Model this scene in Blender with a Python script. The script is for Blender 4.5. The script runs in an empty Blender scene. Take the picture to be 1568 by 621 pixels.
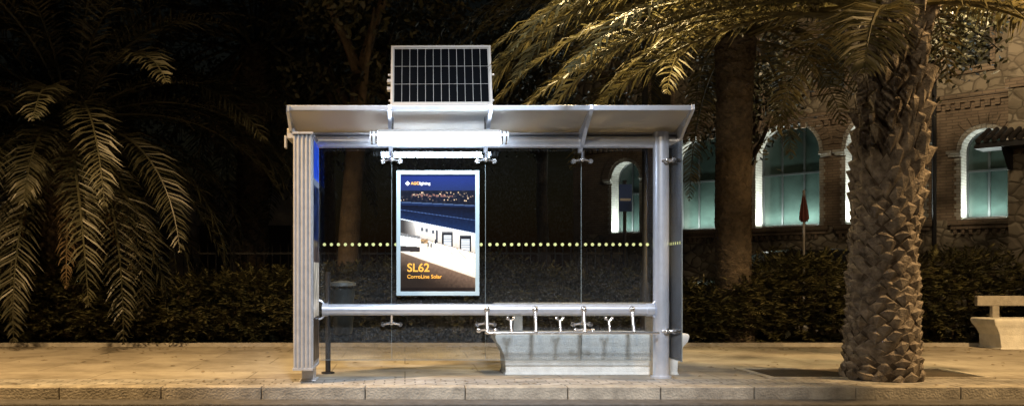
import bpy, math, random
from mathutils import Vector, Matrix, noise
random.seed(7)
R=random.random
U=random.uniform
sc=bpy.context.scene
sc.view_settings.view_transform='Standard'
sc.view_settings.look='None'
sc.view_settings.exposure=0

# ---------------------------------------------------------------- helpers
class MB:
    def __init__(s): s.v=[];s.f=[];s.m=[]
    def add(s,vs,fs,mat=0):
        o=len(s.v); s.v.extend([tuple(v) for v in vs])
        for f in fs: s.f.append(tuple(i+o for i in f)); s.m.append(mat)
    def box(s,x0,x1,y0,y1,z0,z1,mat=0):
        s.add([(x0,y0,z0),(x1,y0,z0),(x1,y1,z0),(x0,y1,z0),(x0,y0,z1),(x1,y0,z1),(x1,y1,z1),(x0,y1,z1)],
              [(0,3,2,1),(4,5,6,7),(0,1,5,4),(1,2,6,5),(2,3,7,6),(3,0,4,7)],mat)
    def tube(s,pts,rad,n=12,mat=0,cap=True,jit=0):
        pts=[Vector(p) for p in pts]
        if not isinstance(rad,(list,tuple)): rad=[rad]*len(pts)
        o=len(s.v); ref=None
        for i,p in enumerate(pts):
            d=(pts[min(i+1,len(pts)-1)]-pts[max(i-1,0)]).normalized()
            if ref is None:
                ref=Vector((1,0,0)) if abs(d.x)<.8 else Vector((0,0,1))
            a=(ref-d*ref.dot(d)).normalized(); b=d.cross(a); ref=a
            for k in range(n):
                t=2*math.pi*k/n; r=rad[i]*(1+(U(-jit,jit) if jit else 0))
                s.v.append(tuple(p+a*math.cos(t)*r+b*math.sin(t)*r))
        for i in range(len(pts)-1):
            for k in range(n):
                s.f.append((o+i*n+k,o+i*n+(k+1)%n,o+(i+1)*n+(k+1)%n,o+(i+1)*n+k)); s.m.append(mat)
        if cap:
            s.f.append(tuple(o+k for k in reversed(range(n)))); s.m.append(mat)
            e=o+(len(pts)-1)*n
            s.f.append(tuple(e+k for k in range(n))); s.m.append(mat)
    def sphere(s,c,r,n=10,m=6,mat=0,sc=(1,1,1)):
        pts=[(c[0],c[1],c[2]-r*sc[2])]
        for i in range(1,m):
            a=-math.pi/2+math.pi*i/m
            for k in range(n):
                t=2*math.pi*k/n
                pts.append((c[0]+r*sc[0]*math.cos(a)*math.cos(t),c[1]+r*sc[1]*math.cos(a)*math.sin(t),c[2]+r*sc[2]*math.sin(a)))
        pts.append((c[0],c[1],c[2]+r*sc[2])); fs=[]
        for k in range(n): fs.append((0,1+(k+1)%n,1+k))
        for i in range(m-2):
            for k in range(n):
                fs.append((1+i*n+k,1+i*n+(k+1)%n,1+(i+1)*n+(k+1)%n,1+(i+1)*n+k))
        l=len(pts)-1
        for k in range(n): fs.append((1+(m-2)*n+k,1+(m-2)*n+(k+1)%n,l))
        s.add(pts,fs,mat)
    def prism(s,prof,axis,a0,a1,mat=0):
        n=len(prof)
        def mk(p,a):
            return (a,p[0],p[1]) if axis=='x' else ((p[0],a,p[1]) if axis=='y' else (p[0],p[1],a))
        vs=[mk(p,a0) for p in prof]+[mk(p,a1) for p in prof]
        fs=[tuple(range(n)),tuple(reversed(range(n,2*n)))]
        for k in range(n): fs.append((k,(k+1)%n+0,(k+1)%n+n,k+n))
        s.add(vs,fs,mat)
    def obj(s,name,mats,parent=None,smooth=False,bevel=0,auto=False):
        me=bpy.data.meshes.new(name); me.from_pydata(s.v,[],s.f); 
        for m in (mats if isinstance(mats,(list,tuple)) else [mats]): me.materials.append(m)
        me.polygons.foreach_set('material_index',s.m)
        if smooth: me.polygons.foreach_set('use_smooth',[True]*len(s.f))
        me.update()
        o=bpy.data.objects.new(name,me); sc.collection.objects.link(o)
        if smooth and auto:
            try: me.set_sharp_from_angle(angle=math.radians(40))
            except Exception: pass
        if bevel:
            b=o.modifiers.new('bevel','BEVEL'); b.width=bevel; b.segments=2; b.limit_method='ANGLE'
        if parent: o.parent=parent
        return o
def empty(name):
    e=bpy.data.objects.new(name,None); sc.collection.objects.link(e); return e

def newmat(name):
    m=bpy.data.materials.new(name); m.use_nodes=True; nt=m.node_tree; b=nt.nodes['Principled BSDF']; return m,nt,b
def N(nt,t,**k):
    n=nt.nodes.new(t)
    for a,v in k.items(): setattr(n,a,v)
    return n
def nosample(m):
    try: m.cycles.emission_sampling='NONE'
    except Exception: pass
    return m
def mat(name,col,rough=.6,metal=0,noise_s=0,var=.3,bump=0,bs=None,col2=None,emis=None,es=0,det=5):
    m,nt,b=newmat(name)
    b.inputs['Base Color'].default_value=(*col,1); b.inputs['Roughness'].default_value=rough; b.inputs['Metallic'].default_value=metal
    if emis:
        b.inputs['Emission Color'].default_value=(*emis,1); b.inputs['Emission Strength'].default_value=es
        if es<1: nosample(m)
    if noise_s or bump:
        tc=N(nt,'ShaderNodeTexCoord')
    if noise_s:
        n=N(nt,'ShaderNodeTexNoise'); n.inputs['Scale'].default_value=noise_s; n.inputs['Detail'].default_value=det; n.inputs['Roughness'].default_value=.65
        nt.links.new(tc.outputs['Object'],n.inputs['Vector'])
        r=N(nt,'ShaderNodeValToRGB'); r.color_ramp.elements[0].position=.32; r.color_ramp.elements[1].position=.7
        c2=col2 or tuple(min(1,c*(1+var)) for c in col); c1=tuple(c*(1-var) for c in col) if not col2 else col
        r.color_ramp.elements[0].color=(*c1,1); r.color_ramp.elements[1].color=(*c2,1)
        nt.links.new(n.outputs['Fac'],r.inputs['Fac']); nt.links.new(r.outputs['Color'],b.inputs['Base Color'])
    if bump:
        n2=N(nt,'ShaderNodeTexNoise'); n2.inputs['Scale'].default_value=bs or noise_s*4 or 20; n2.inputs['Detail'].default_value=4
        nt.links.new(tc.outputs['Object'],n2.inputs['Vector'])
        bp=N(nt,'ShaderNodeBump'); bp.inputs['Strength'].default_value=bump; bp.inputs['Distance'].default_value=.02
        nt.links.new(n2.outputs['Fac'],bp.inputs['Height']); nt.links.new(bp.outputs['Normal'],b.inputs['Normal'])
    return m
def leafmat(name,c1,c2,trans=.3,rough=.5):
    m,nt,b=newmat(name)
    tc=N(nt,'ShaderNodeTexCoord'); n=N(nt,'ShaderNodeTexNoise'); n.inputs['Scale'].default_value=2.4; n.inputs['Detail'].default_value=3; n.inputs['Roughness'].default_value=.8
    nt.links.new(tc.outputs['Object'],n.inputs['Vector'])
    r=N(nt,'ShaderNodeValToRGB'); r.color_ramp.elements[0].position=.35; r.color_ramp.elements[1].position=.68
    r.color_ramp.elements[0].color=(*c1,1); r.color_ramp.elements[1].color=(*c2,1)
    nt.links.new(n.outputs['Fac'],r.inputs['Fac']); nt.links.new(r.outputs['Color'],b.inputs['Base Color'])
    b.inputs['Roughness'].default_value=rough
    if trans:
        t=N(nt,'ShaderNodeBsdfTranslucent'); nt.links.new(r.outputs['Color'],t.inputs['Color'])
        mx=N(nt,'ShaderNodeMixShader'); mx.inputs[0].default_value=trans
        out=nt.nodes['Material Output']
        nt.links.new(b.outputs[0],mx.inputs[1]); nt.links.new(t.outputs[0],mx.inputs[2]); nt.links.new(mx.outputs[0],out.inputs['Surface'])
    return m

# ---------------------------------------------------------------- materials
M_alu=mat('satin_aluminium',(.66,.71,.82),.3,.55,noise_s=9,var=.08)
M_alu2=mat('brushed_profile',(.54,.54,.56),.42,.35,noise_s=14,var=.12)
M_chrome=mat('chrome',(.8,.8,.82),.18,.9)
M_conc=mat('pale_concrete',(.72,.72,.69),.85,0,noise_s=7,var=.13,bump=.3,bs=60)
M_conc2=mat('grey_concrete',(.34,.32,.29),.85,0,noise_s=8,var=.25,bump=.5,bs=60)
M_dark=mat('dark_metal',(.03,.03,.033),.45,.4)
M_trunk=mat('palm_trunk',(.08,.06,.045),.9,0,noise_s=12,var=.45,bump=.8,bs=50)
M_scale=mat('palm_leaf_base',(.07,.055,.045),.9,0,noise_s=11,bump=.9,bs=70,col2=(.33,.285,.24))
M_scale_d=mat('palm_leaf_base_dark',(.035,.027,.02),.9,0,noise_s=11,bump=.9,bs=70,col2=(.10,.077,.055))
M_bark=mat('bark',(.085,.062,.042),.9,0,noise_s=6,var=.45,bump=.8,bs=30)
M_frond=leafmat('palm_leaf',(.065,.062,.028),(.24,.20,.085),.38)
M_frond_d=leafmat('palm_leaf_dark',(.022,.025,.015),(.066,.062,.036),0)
M_dead=leafmat('dry_palm_leaf',(.12,.08,.04),(.22,.16,.09),0,.8)
M_hedge=leafmat('hedge_leaf',(.022,.026,.013),(.10,.092,.038),0)
M_tree=leafmat('tree_leaf',(.02,.023,.01),(.065,.06,.026),0)
M_soil=mat('soil',(.05,.038,.025),.95,0,noise_s=5,var=.4,bump=.6,bs=25)
M_white,_nt,_b=newmat('frosted_roof_sheet'); _b.inputs['Base Color'].default_value=(.44,.43,.41,1); _b.inputs['Roughness'].default_value=.5
_t=N(_nt,'ShaderNodeBsdfTranslucent'); _t.inputs['Color'].default_value=(.66,.62,.56,1); _m=N(_nt,'ShaderNodeMixShader'); _m.inputs[0].default_value=.32
_nt.links.new(_b.outputs[0],_m.inputs[1]); _nt.links.new(_t.outputs[0],_m.inputs[2]); _nt.links.new(_m.outputs[0],_nt.nodes['Material Output'].inputs['Surface'])
M_housing=mat('white_housing',(.6,.6,.6),.4)

# ---------------------------------------------------------------- camera
F=1350.0; H=1.05
cam=bpy.data.cameras.new('camera'); co=bpy.data.objects.new('camera',cam); sc.collection.objects.link(co)
co.location=(0,0,H); co.rotation_euler=(math.radians(90),0,0)
cam.sensor_width=36; cam.lens=36*F/1568; cam.shift_x=164/1568; cam.shift_y=109.5/1568
cam.clip_end=500; cam.clip_start=.05
sc.camera=co

# ---------------------------------------------------------------- world : night sky
w=bpy.data.worlds.new('World'); sc.world=w; w.use_nodes=True
nt=w.node_tree; bg=nt.nodes['Background']
sky=N(nt,'ShaderNodeTexSky'); sky.sky_type='NISHITA'; sky.sun_disc=False
sky.sun_elevation=math.radians(1.0); sky.sun_rotation=math.radians(200)
nt.links.new(sky.outputs[0],bg.inputs['Color']); bg.inputs['Strength'].default_value=.003

# ---------------------------------------------------------------- ground
M_road=mat('asphalt',(.05,.05,.05),.75,0,noise_s=40,var=.35,bump=.6,bs=120)
mb=MB(); mb.add([(-150,-60,-.128),(150,-60,-.128),(150,200,-.128),(-150,200,-.128)],[(0,1,2,3)]); mb.obj('ground',M_soil)
mb=MB(); mb.add([(-150,-20,-.12),(150,-20,-.12),(150,8.3,-.12),(-150,8.3,-.12)],[(0,1,2,3)]); mb.obj('road',M_road)
def paving(name,c1,c2,mortar,bw,bh,ms,off=.5,stain=1.2):
    m,nt,b=newmat(name)
    tc=N(nt,'ShaderNodeTexCoord'); br=N(nt,'ShaderNodeTexBrick')
    br.inputs['Scale'].default_value=1; br.inputs['Brick Width'].default_value=bw; br.inputs['Row Height'].default_value=bh
    br.inputs['Mortar Size'].default_value=ms; br.inputs['Mortar Smooth'].default_value=.3; br.offset=off
    br.inputs['Color1'].default_value=(*c1,1); br.inputs['Color2'].default_value=(*c2,1); br.inputs['Mortar'].default_value=(*mortar,1)
    nt.links.new(tc.outputs['Object'],br.inputs['Vector'])
    n=N(nt,'ShaderNodeTexNoise'); n.inputs['Scale'].default_value=stain; n.inputs['Detail'].default_value=9; n.inputs['Roughness'].default_value=.7
    nt.links.new(tc.outputs['Object'],n.inputs['Vector'])
    r=N(nt,'ShaderNodeValToRGB'); r.color_ramp.elements[0].position=.33; r.color_ramp.elements[1].position=.62
    r.color_ramp.elements[0].color=(.5,.48,.45,1); r.color_ramp.elements[1].color=(1.1,1.1,1.1,1)
    nt.links.new(n.outputs['Fac'],r.inputs['Fac'])
    mx=N(nt,'ShaderNodeMix',data_type='RGBA',blend_type='MULTIPLY'); mx.inputs[0].default_value=1
    nt.links.new(br.outputs['Color'],mx.inputs[6]); nt.links.new(r.outputs['Color'],mx.inputs[7]); nt.links.new(mx.outputs[2],b.inputs['Base Color'])
    n2=N(nt,'ShaderNodeTexNoise'); n2.inputs['Scale'].default_value=60; nt.links.new(tc.outputs['Object'],n2.inputs['Vector'])
    ad=N(nt,'ShaderNodeMath',operation='MULTIPLY_ADD'); ad.inputs[1].default_value=.25
    inv=N(nt,'ShaderNodeMath',operation='SUBTRACT'); inv.inputs[0].default_value=1; nt.links.new(br.outputs['Fac'],inv.inputs[1])
    nt.links.new(n2.outputs['Fac'],ad.inputs[0]); nt.links.new(inv.outputs[0],ad.inputs[2])
    bp=N(nt,'ShaderNodeBump'); bp.inputs['Strength'].default_value=.5; bp.inputs['Distance'].default_value=.008
    nt.links.new(ad.outputs[0],bp.inputs['Height']); nt.links.new(bp.outputs['Normal'],b.inputs['Normal'])
    b.inputs['Roughness'].default_value=.7
    return m
M_pave=paving('pavement_slabs',(.35,.32,.27),(.325,.295,.25),(.22,.195,.16),1.6,.8,.010)
M_paver=paving('small_pavers',(.44,.42,.39),(.30,.29,.27),(.12,.115,.11),.2,.1,.008,stain=2.5)
mb=MB(); mb.box(-60,60,8.9,12.9,-.1,0); mb.obj('pavement',M_pave)
mb=MB(); mb.box(-60,60,8.42,8.898,-.1,-.002); mb.obj('paver_strip_pavement',M_paver)
mb=MB(); mb.box(-60,60,13.0,90,-.1,.03); mb.obj('park_terrain',M_soil)
mb=MB(); mb.box(-60,60,12.9,13.0,-.1,.05); mb.obj('border_kerb',M_conc2)
M_kerb=mat('kerb_stone',(.36,.33,.28),.8,0,noise_s=5,var=.35,bump=.6,bs=50)
mb=MB(); x=-14
while x<20:
    L=U(.85,1.0); dz=U(-.004,.004); mb.box(x,x+L-.008,8.24+U(-.004,.004),8.418,-.128,.002+dz); x+=L
mb.obj('kerb',M_kerb,bevel=.008)
mb=MB(); mb.box(-14,20,7.9,8.23,-.126,-.112); mb.obj('gutter',mat('gutter_concrete',(.09,.085,.08),.7,0,noise_s=8,var=.4,bump=.4,bs=60))
mb=MB(); mb.box(3.75,5.9,8.95,9.75,-.02,.004,0)
for a in ((3.67,3.75,8.92,9.83),(5.9,5.98,8.92,9.83),(3.75,5.9,9.75,9.83),(3.75,5.9,8.92,8.95)): mb.box(a[0],a[1],a[2],a[3],-.02,.015,1)
mb.obj('tree_pit',[M_soil,M_kerb])
lv=MB()
for i in range(420):
    x=U(-6,10); y=random.choice((U(8.3,12.8),U(12.2,12.88))); a=U(0,6.28); l=U(.02,.05)
    z=.006+U(0,.006); c,s_=math.cos(a)*l,math.sin(a)*l
    lv.add([(x-c,y-s_,z),(x-s_*.35,y+c*.35,z+.006),(x+c,y+s_,z),(x+s_*.35,y-c*.35,z+.004)],[(0,1,2,3)])
lv.obj('fallen_leaves',M_dead)

# ---------------------------------------------------------------- BUS SHELTER
sh=empty('bus_shelter')
def glassmat():
    m,nt,b=newmat('shelter_glass')
    out=nt.nodes['Material Output']; nt.nodes.remove(b)
    tr=N(nt,'ShaderNodeBsdfTransparent'); tr.inputs[0].default_value=(.92,.94,.955,1)
    gl=N(nt,'ShaderNodeBsdfGlossy'); gl.inputs['Roughness'].default_value=.02; gl.inputs[0].default_value=(.9,.95,1,1)
    fr=N(nt,'ShaderNodeFresnel'); fr.inputs['IOR'].default_value=1.4
    m1=N(nt,'ShaderNodeMixShader'); nt.links.new(fr.outputs[0],m1.inputs[0]); nt.links.new(tr.outputs[0],m1.inputs[1]); nt.links.new(gl.outputs[0],m1.inputs[2])
    df=N(nt,'ShaderNodeBsdfDiffuse'); df.inputs[0].default_value=(.5,.5,.5,1)
    tc=N(nt,'ShaderNodeTexCoord'); sp=N(nt,'ShaderNodeSeparateXYZ'); nt.links.new(tc.outputs['Object'],sp.inputs[0])
    mr=N(nt,'ShaderNodeMapRange'); mr.inputs[1].default_value=1.3; mr.inputs[2].default_value=.17; mr.inputs[3].default_value=.006; mr.inputs[4].default_value=.15
    nt.links.new(sp.outputs['Z'],mr.inputs[0])
    n=N(nt,'ShaderNodeTexNoise'); n.inputs['Scale'].default_value=90; n.inputs['Detail'].default_value=4
    mp=N(nt,'ShaderNodeMapping'); mp.inputs['Scale'].default_value=(1,1,.45); nt.links.new(tc.outputs['Object'],mp.inputs[0]); nt.links.new(mp.outputs[0],n.inputs['Vector'])
    r=N(nt,'ShaderNodeValToRGB'); r.color_ramp.elements[0].position=.46; r.color_ramp.elements[1].position=.72; nt.links.new(n.outputs['Fac'],r.inputs[0])
    n3=N(nt,'ShaderNodeTexNoise'); n3.inputs['Scale'].default_value=3.5; n3.inputs['Detail'].default_value=5; nt.links.new(tc.outputs['Object'],n3.inputs['Vector'])
    mu=N(nt,'ShaderNodeMath',operation='MULTIPLY'); nt.links.new(r.outputs[0],mu.inputs[0]); nt.links.new(n3.outputs['Fac'],mu.inputs[1])
    ad=N(nt,'ShaderNodeMath',operation='MULTIPLY_ADD'); ad.inputs[1].default_value=1.6; ad.inputs[2].default_value=.12; nt.links.new(mu.outputs[0],ad.inputs[0])
    m3=N(nt,'ShaderNodeMath',operation='MULTIPLY'); nt.links.new(ad.outputs[0],m3.inputs[0]); nt.links.new(mr.outputs[0],m3.inputs[1])
    m2=N(nt,'ShaderNodeMixShader'); nt.links.new(m3.outputs[0],m2.inputs[0]); nt.links.new(m1.outputs[0],m2.inputs[1]); nt.links.new(df.outputs[0],m2.inputs[2])
    nt.links.new(m2.outputs[0],out.inputs['Surface'])
    return m
M_glass=glassmat()
M_gedge=mat('glass_edge',(.22,.26,.27),.3)
def pane(name,x0,x1,y0,y1,z0,z1):
    mb=MB(); mb.box(x0,x1,y0,y1,z0,z1,1)
    if x1-x0>y1-y0: ids=(2,4)
    else: ids=(3,5)
    for i in ids: mb.m[i]=0
    return mb.obj(name,[M_glass,M_gedge],sh)
xs=[-.88,-.137,.836,1.83,2.56]
for i in range(4):
    pane('rear_glass_pane_%d'%(i+1),xs[i]+.004,xs[i+1]-.004,9.15,9.158,.17,2.36)
mb=MB()
for x in xs[1:4]: mb.box(x-.002,x+.002,9.148,9.159,.17,2.36)
mb.box(-.876,2.556,9.149,9.159,.164,.169)
mb.obj('pane_joints',M_gedge,sh)
pane('side_glass_pane',2.700,2.708,8.6,9.12,.2,2.36)
M_dot=mat('yellow_dot',(.50,.52,.20),.5,emis=(.6,.62,.28),es=.42)  # small emission added so the unlit dots look brighter
mb=MB()
def dotx(x):
    n=12; c=(x,9.1465,1.362)
    mb.add([(c[0]+.017*math.cos(2*math.pi*k/n),c[1],c[2]+.017*math.sin(2*math.pi*k/n)) for k in range(n)],[tuple(range(n))])
for i in range(4):
    a,b_=xs[i]+.045,xs[i+1]-.045; n=int((b_-a)/.071); st=(b_-a)/n
    for k in range(n+1): dotx(a+k*st)
for k in range(7):
    y=8.65+k*.072; n=12
    mb.add([(2.6985,y+.017*math.cos(2*math.pi*j/n),1.362+.017*math.sin(2*math.pi*j/n)) for j in range(n)],[tuple(range(n))])
mb.obj('safety_dots',M_dot,sh)
mb=MB()
mb.tube([(-.95,9.02,2.405),(2.80,9.02,2.405)],.062,20)
mb.obj('rear_beam',M_alu,sh,smooth=True,auto=True)
mb=MB(); mb.box(-1.13,2.80,9.085,9.16,2.36,2.49); mb.box(-1.12,2.79,8.99,9.08,2.475,2.50)
mb.box(-1.17,-1.09,8.75,9.1,2.40,2.50); mb.box(-1.19,-1.171,8.7,8.78,2.30,2.42)
mb.obj('gutter_profile',M_alu2,sh,bevel=.004)
def roofz(y): 
    t=(y-8.55)/(9.16-8.55); return 2.646-.146*t-.018*math.sin(math.pi*t)
ys=[8.55+.61*i/8 for i in range(9)]
rx=[-1.13,-.147,.827,1.80,2.78]
mb=MB()
for i in range(4):
    prof=[(y,roofz(y)) for y in ys]+[(y,roofz(y)+.02) for y in reversed(ys)]
    mb.prism(prof,'x',rx[i]+.006,rx[i+1]-.006)
mb.obj('roof_panels',M_white,sh)
mb=MB()
mb.box(-1.14,2.787,8.515,8.549,2.635,2.672)
mb.tube([(-1.14,8.53,2.675),(2.787,8.53,2.675)],.012,8)
mb.obj('roof_front_lip',M_alu,sh,bevel=.003)
mb=MB()
for i,x in enumerate(rx):
    t=.018 if 0<i<4 else .014
    prof=[(8.50,2.64),(8.56,2.60),(8.75,2.50),(8.95,2.36),(9.07,2.30),(9.084,2.30),(9.084,2.50),(8.75,2.60),(8.51,2.69)]
    if i in(0,): prof=[(8.50,2.68),(8.50,2.62),(8.72,2.47),(9.08,2.47),(9.08,2.53)]
    mb.prism(prof,'x',x-t,x+t)
mb.obj('roof_ribs',M_alu,sh,bevel=.004)
mb=MB()
mb.tube([(2.613,9.0,0),(2.613,9.0,2.50)],.08,32)
mb.tube([(2.613,9.0,.001),(2.613,9.0,.02)],.105,32)
mb.obj('post',M_alu,sh,smooth=True,auto=True)
mb=MB(); mb.box(-1.02,-.90,8.72,8.95,0,.16); mb.box(-1.045,-.875,8.68,8.99,0,.012); mb.obj('panel_foot',M_alu2,sh,bevel=.005)
mb=MB()
mb.box(-1.075,-.90,8.53,9.15,.15,2.404,0)
for (a,r) in ((-1.066,.015),(-1.030,.019),(-.990,.019),(-.950,.019),(-.914,.015)):
    mb.tube([(a,8.53,.15),(a,8.53,2.404)],r,10)
mb.box(-1.088,-.885,8.50,9.16,2.404,2.425,0)
mb.box(-1.085,-.888,8.515,9.16,.125,.15,0)
mb.box(-.90,-.890,8.55,8.59,.15,2.404,0); mb.box(-.90,-.890,9.11,9.15,.15,2.404,0)
mb.obj('advert_box',M_alu2,sh,bevel=.002)
def cmesh(name,w,h,nu,nv,fn,es,parent):
    vs=[];fs=[];cols=[]
    for j in range(nv+1):
        for i in range(nu+1): vs.append((w*i/nu,0,-h*j/nv))
    for j in range(nv):
        for i in range(nu):
            a=j*(nu+1)+i; fs.append((a,a+nu+1,a+nu+2,a+1)); cols.append(fn((i+.5)/nu,(j+.5)/nv))
    me=bpy.data.meshes.new(name); me.from_pydata(vs,[],fs); 
    at=me.color_attributes.new('Col','FLOAT_COLOR','CORNER'); data=[]
    for c in cols:
        l=[(max(0,min(255,x))/255)**2.2 for x in c]; data.extend((l[0],l[1],l[2],1.0)*4)
    at.data.foreach_set('color',data)
    m,nt,b=newmat(name+'_print'); nosample(m); a=N(nt,'ShaderNodeVertexColor'); a.layer_name='Col'
    nt.links.new(a.outputs[0],b.inputs['Base Color']); nt.links.new(a.outputs[0],b.inputs['Emission Color']); b.inputs['Emission Strength'].default_value=es
    b.inputs['Roughness'].default_value=.35; b.inputs['Specular IOR Level'].default_value=.15
    me.materials.append(m); me.update()
    o=bpy.data.objects.new(name,me); sc.collection.objects.link(o); o.parent=parent; return o
def lerp(a,b,t): t=max(0,min(1,t)); return tuple(a[i]+(b[i]-a[i])*t for i in range(3))
rs=random.Random(3)
citylights=[(rs.random(),.15+.075*rs.random(),rs.uniform(.0025,.005),rs.uniform(.2,.8)) for _ in range(54)]
def pic(u,v):
    n=noise.noise((u*30,v*40,0)); n2=noise.noise((u*90,v*120,4))
    c=lerp((16,30,78),(24,34,66),v/.13)
    if v>.135:
        c=lerp((12,16,28),(44,40,44),max(0,n)*1.2)
        for lx,ly,lr,br in citylights:
            if abs(u-lx)<lr*1.7 and abs(v-ly)<lr: c=lerp(c,(250,205,155),br)
        if .165<v<.19 and .15<u<.7 and n>.05: c=lerp(c,(170,112,90),.5)
    if v>.235+.03*u: c=lerp((20,34,62),(12,20,38),(v-.22)/.2)
    if abs(v-(.235+.03*u))<.004: c=(60,74,100)
    top=.26+.02*u
    edge=.375+.125*u
    if v>top and v<edge:
        c=lerp((8,13,26),(26,42,74),(v-top)/(edge-top)*.9+.15*n)
        if abs(v-(.30+.09*u))<.003: c=(54,70,104)
    if edge<=v<edge+.008: c=(215,222,232)
    base=.50+.175*u
    if edge+.008<=v<base:
        c=lerp((250,244,232),(186,174,162),(v-edge)/(base-edge)+.1*n)
        if u<.2: c=lerp((60,56,54),c,(u-.04)/.2)
        for a,b_ in ((.555,.70),(.79,.95)):
            k=(u-a)/(b_-a); m=(a+b_)/2
            dt=.375+.125*m+.035; db=.50+.175*m+.004
            if 0<k<1 and dt<v<db:
                c=(34,34,38)
                if .16<k<.84 and v>dt+.03: c=(196,198,200) if (int((v-dt)*150)%3) else (140,146,154)
                if v<dt+.012: c=(90,90,92)
        for a in (.27,.33,.42):
            if a<u<a+.035 and .375+.125*a+.045<v<.375+.125*a+.075: c=(90,92,96)
        if .47<u<.50 and .375+.125*.48+.04<v<base-.005: c=(70,70,76)
    if v>=base:
        c=lerp((255,250,238),(226,208,188),(v-base)/.2+.25*n)
        if abs((u*6-(v-base)*11)%1-.5)<.05 and v<base+.07: c=(226,196,120)
    if v<base and v>=edge+.010 and abs(v-base)<.006: c=(120,110,102)
    if u<.26 and .50+.10*u<v<.655+.03*u: 
        c=(232,229,222)
        if v>.61+.03*u: c=(52,48,48)
        if v<.522+.10*u: c=(110,108,106)
        if abs((u*16)%1-.5)<.08 and v<.61: c=lerp(c,(150,150,150),.5)
    for px,pv in ((.37,.60),(.41,.605),(.33,.57),(.47,.575)):
        if abs(u-px)<.008 and abs(v-pv)<.018: c=(30,29,31)
    if .27<u<.37 and .55<v<.59: c=(160,128,92) if n>0 else (80,72,64)
    b2=.665+.22*u
    if v>b2: c=lerp((112,92,78),(44,37,33),(v-b2)/.18+.15*n+.2*n2)
    if abs(v-b2)<.003: c=(140,122,104)
    if v>.965: c=lerp(c,(26,22,22),.6)
    return lerp(c,tuple(x*1.15 for x in c),n2)
px0,px1,pz0,pz1=-.0876,.768,.834,2.122
M_pframe=mat('poster_frame',(.42,.54,.60),.4,.1,emis=(.55,.75,.85),es=.05)
ft=.042
mb=MB()
mb.box(px0,px1,9.085,9.14,pz1-ft,pz1); mb.box(px0,px1,9.085,9.14,pz0,pz0+ft)
mb.box(px0,px0+ft,9.087,9.14,pz0+ft,pz1-ft); mb.box(px1-ft,px1,9.087,9.14,pz0+ft,pz1-ft)
mb.box(px0+ft,px1-ft,9.11,9.138,pz0+ft,pz1-ft)
mb.obj('poster_frame',M_pframe,sh,bevel=.003)
pw,ph=px1-px0-2*ft,pz1-pz0-2*ft
p=cmesh('poster_image',pw,ph,150,236,pic,.30,sh); p.location=(px0+ft,9.104,pz1-ft)
def text(s,x,z,size,col,bold,es=.4,y=9.101):
    cu=bpy.data.curves.new('poster_text','FONT'); cu.body=s; cu.size=size; cu.offset=bold; cu.extrude=.0006
    o=bpy.data.objects.new('poster_text',cu); sc.collection.objects.link(o); o.location=(x,y,z); o.rotation_euler=(math.radians(90),0,0)
    cu.materials.append(mat('ink_'+s[:4],col,.5,emis=col,es=es)); o.parent=sh
    return o
OR=(.90,.42,.05)
text('SL62',.022,1.082,.120,OR,.0022)
text('CorroLine Solar',.022,1.012,.054,OR,.0008)
text('AGC',.062,1.977,.040,OR,.0004)
text('lighting',.148,1.977,.040,(.8,.8,.8),.0004)
mb=MB()
for (a,b_) in ((0,0),(.013,0),(-.013,0),(0,.013),(0,-.013)):
    c=(.028+a,9.1015,1.99+b_); mb.add([(c[0]-.011,c[1],c[2]),(c[0],c[1],c[2]-.011),(c[0]+.011,c[1],c[2]),(c[0],c[1],c[2]+.011)],[(0,1,2,3)])
mb.obj('poster_logo',mat('logo_white',(.8,.8,.8),.5,emis=(.8,.8,.8),es=.4),sh)
def pic2(u,v):
    n=noise.noise((u*6,v*14,3))
    if v<.17: return lerp((20,50,190),(60,110,235),.5+n)  # blue glow at the panel top, painted into the print
    if v<.20: return (120,130,150)
    if v<.45: return lerp((14,18,34),(40,60,110),.5+n)
    if v<.55: return lerp((40,36,44),(110,95,85),.5+n)
    if v<.8: return lerp((130,124,112),(225,215,200),.5+n)
    return lerp((40,34,30),(90,78,66),.5+n)
p2=cmesh('side_poster_image',.50,2.16,24,100,pic2,.3,sh); p2.rotation_euler=(0,0,math.radians(90)); p2.location=(-.888,8.60,2.36)

def bone(mb,a,b_,r=.011,k=.021):
    mb.tube([a,b_],r,8); mb.sphere(a,k,10,6); mb.sphere(b_,k,10,6)
mb=MB()
for x in (-.137,.836,1.83):
    for (z,zt,yt) in ((2.235,2.35,9.05),(.555,.66,9.03)):
        mb.tube([(x,yt,zt),(x,9.07,z)],[.016,.014],10)
        mb.sphere((x,9.08,z),.027)
        for s in(-1,1):
            mb.tube([(x,9.08,z),(x+s*.055,9.09,z-.012),(x+s*.088,9.11,z-.018)],[.015,.011,.012],8)
            mb.tube([(x+s*.088,9.095,z-.018),(x+s*.088,9.15,z-.018)],.024,12)
for z in (2.2,.48):
    bone(mb,(2.66,8.93,z),(2.72,8.86,z),.016,.03); mb.tube([(2.60,8.93,z),(2.69,8.92,z)],.018,8); mb.sphere((2.64,8.90,z),.026)
    mb.tube([(2.69,8.86,z),(2.74,8.86,z)],.028,12)
mb.obj('glass_fittings',M_chrome,sh,smooth=True,auto=True)
mb=MB()
mb.tube([(-.80,8.99,.693),(2.54,8.99,.693)],.057,22)
mb.obj('lean_rail',M_alu,sh,smooth=True,auto=True)
mb=MB()
for (x,s) in ((-.80,-1),(2.50,-1)):
    mb.tube([(x+.02,8.985,.693),(x-.04,8.985,.693)],.066,18)
    pts=[]
    for k in range(9):
        a=math.radians(-90+180*k/8)
        pts.append((x-.075+.065*math.cos(a) if x<0 else x+.075-.065*math.cos(a),8.975,.693+.095*math.sin(a)))
    mb.tube(pts,.010,8)
mb.obj('rail_brackets',M_alu,sh,smooth=True,auto=True)
mb=MB()
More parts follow.
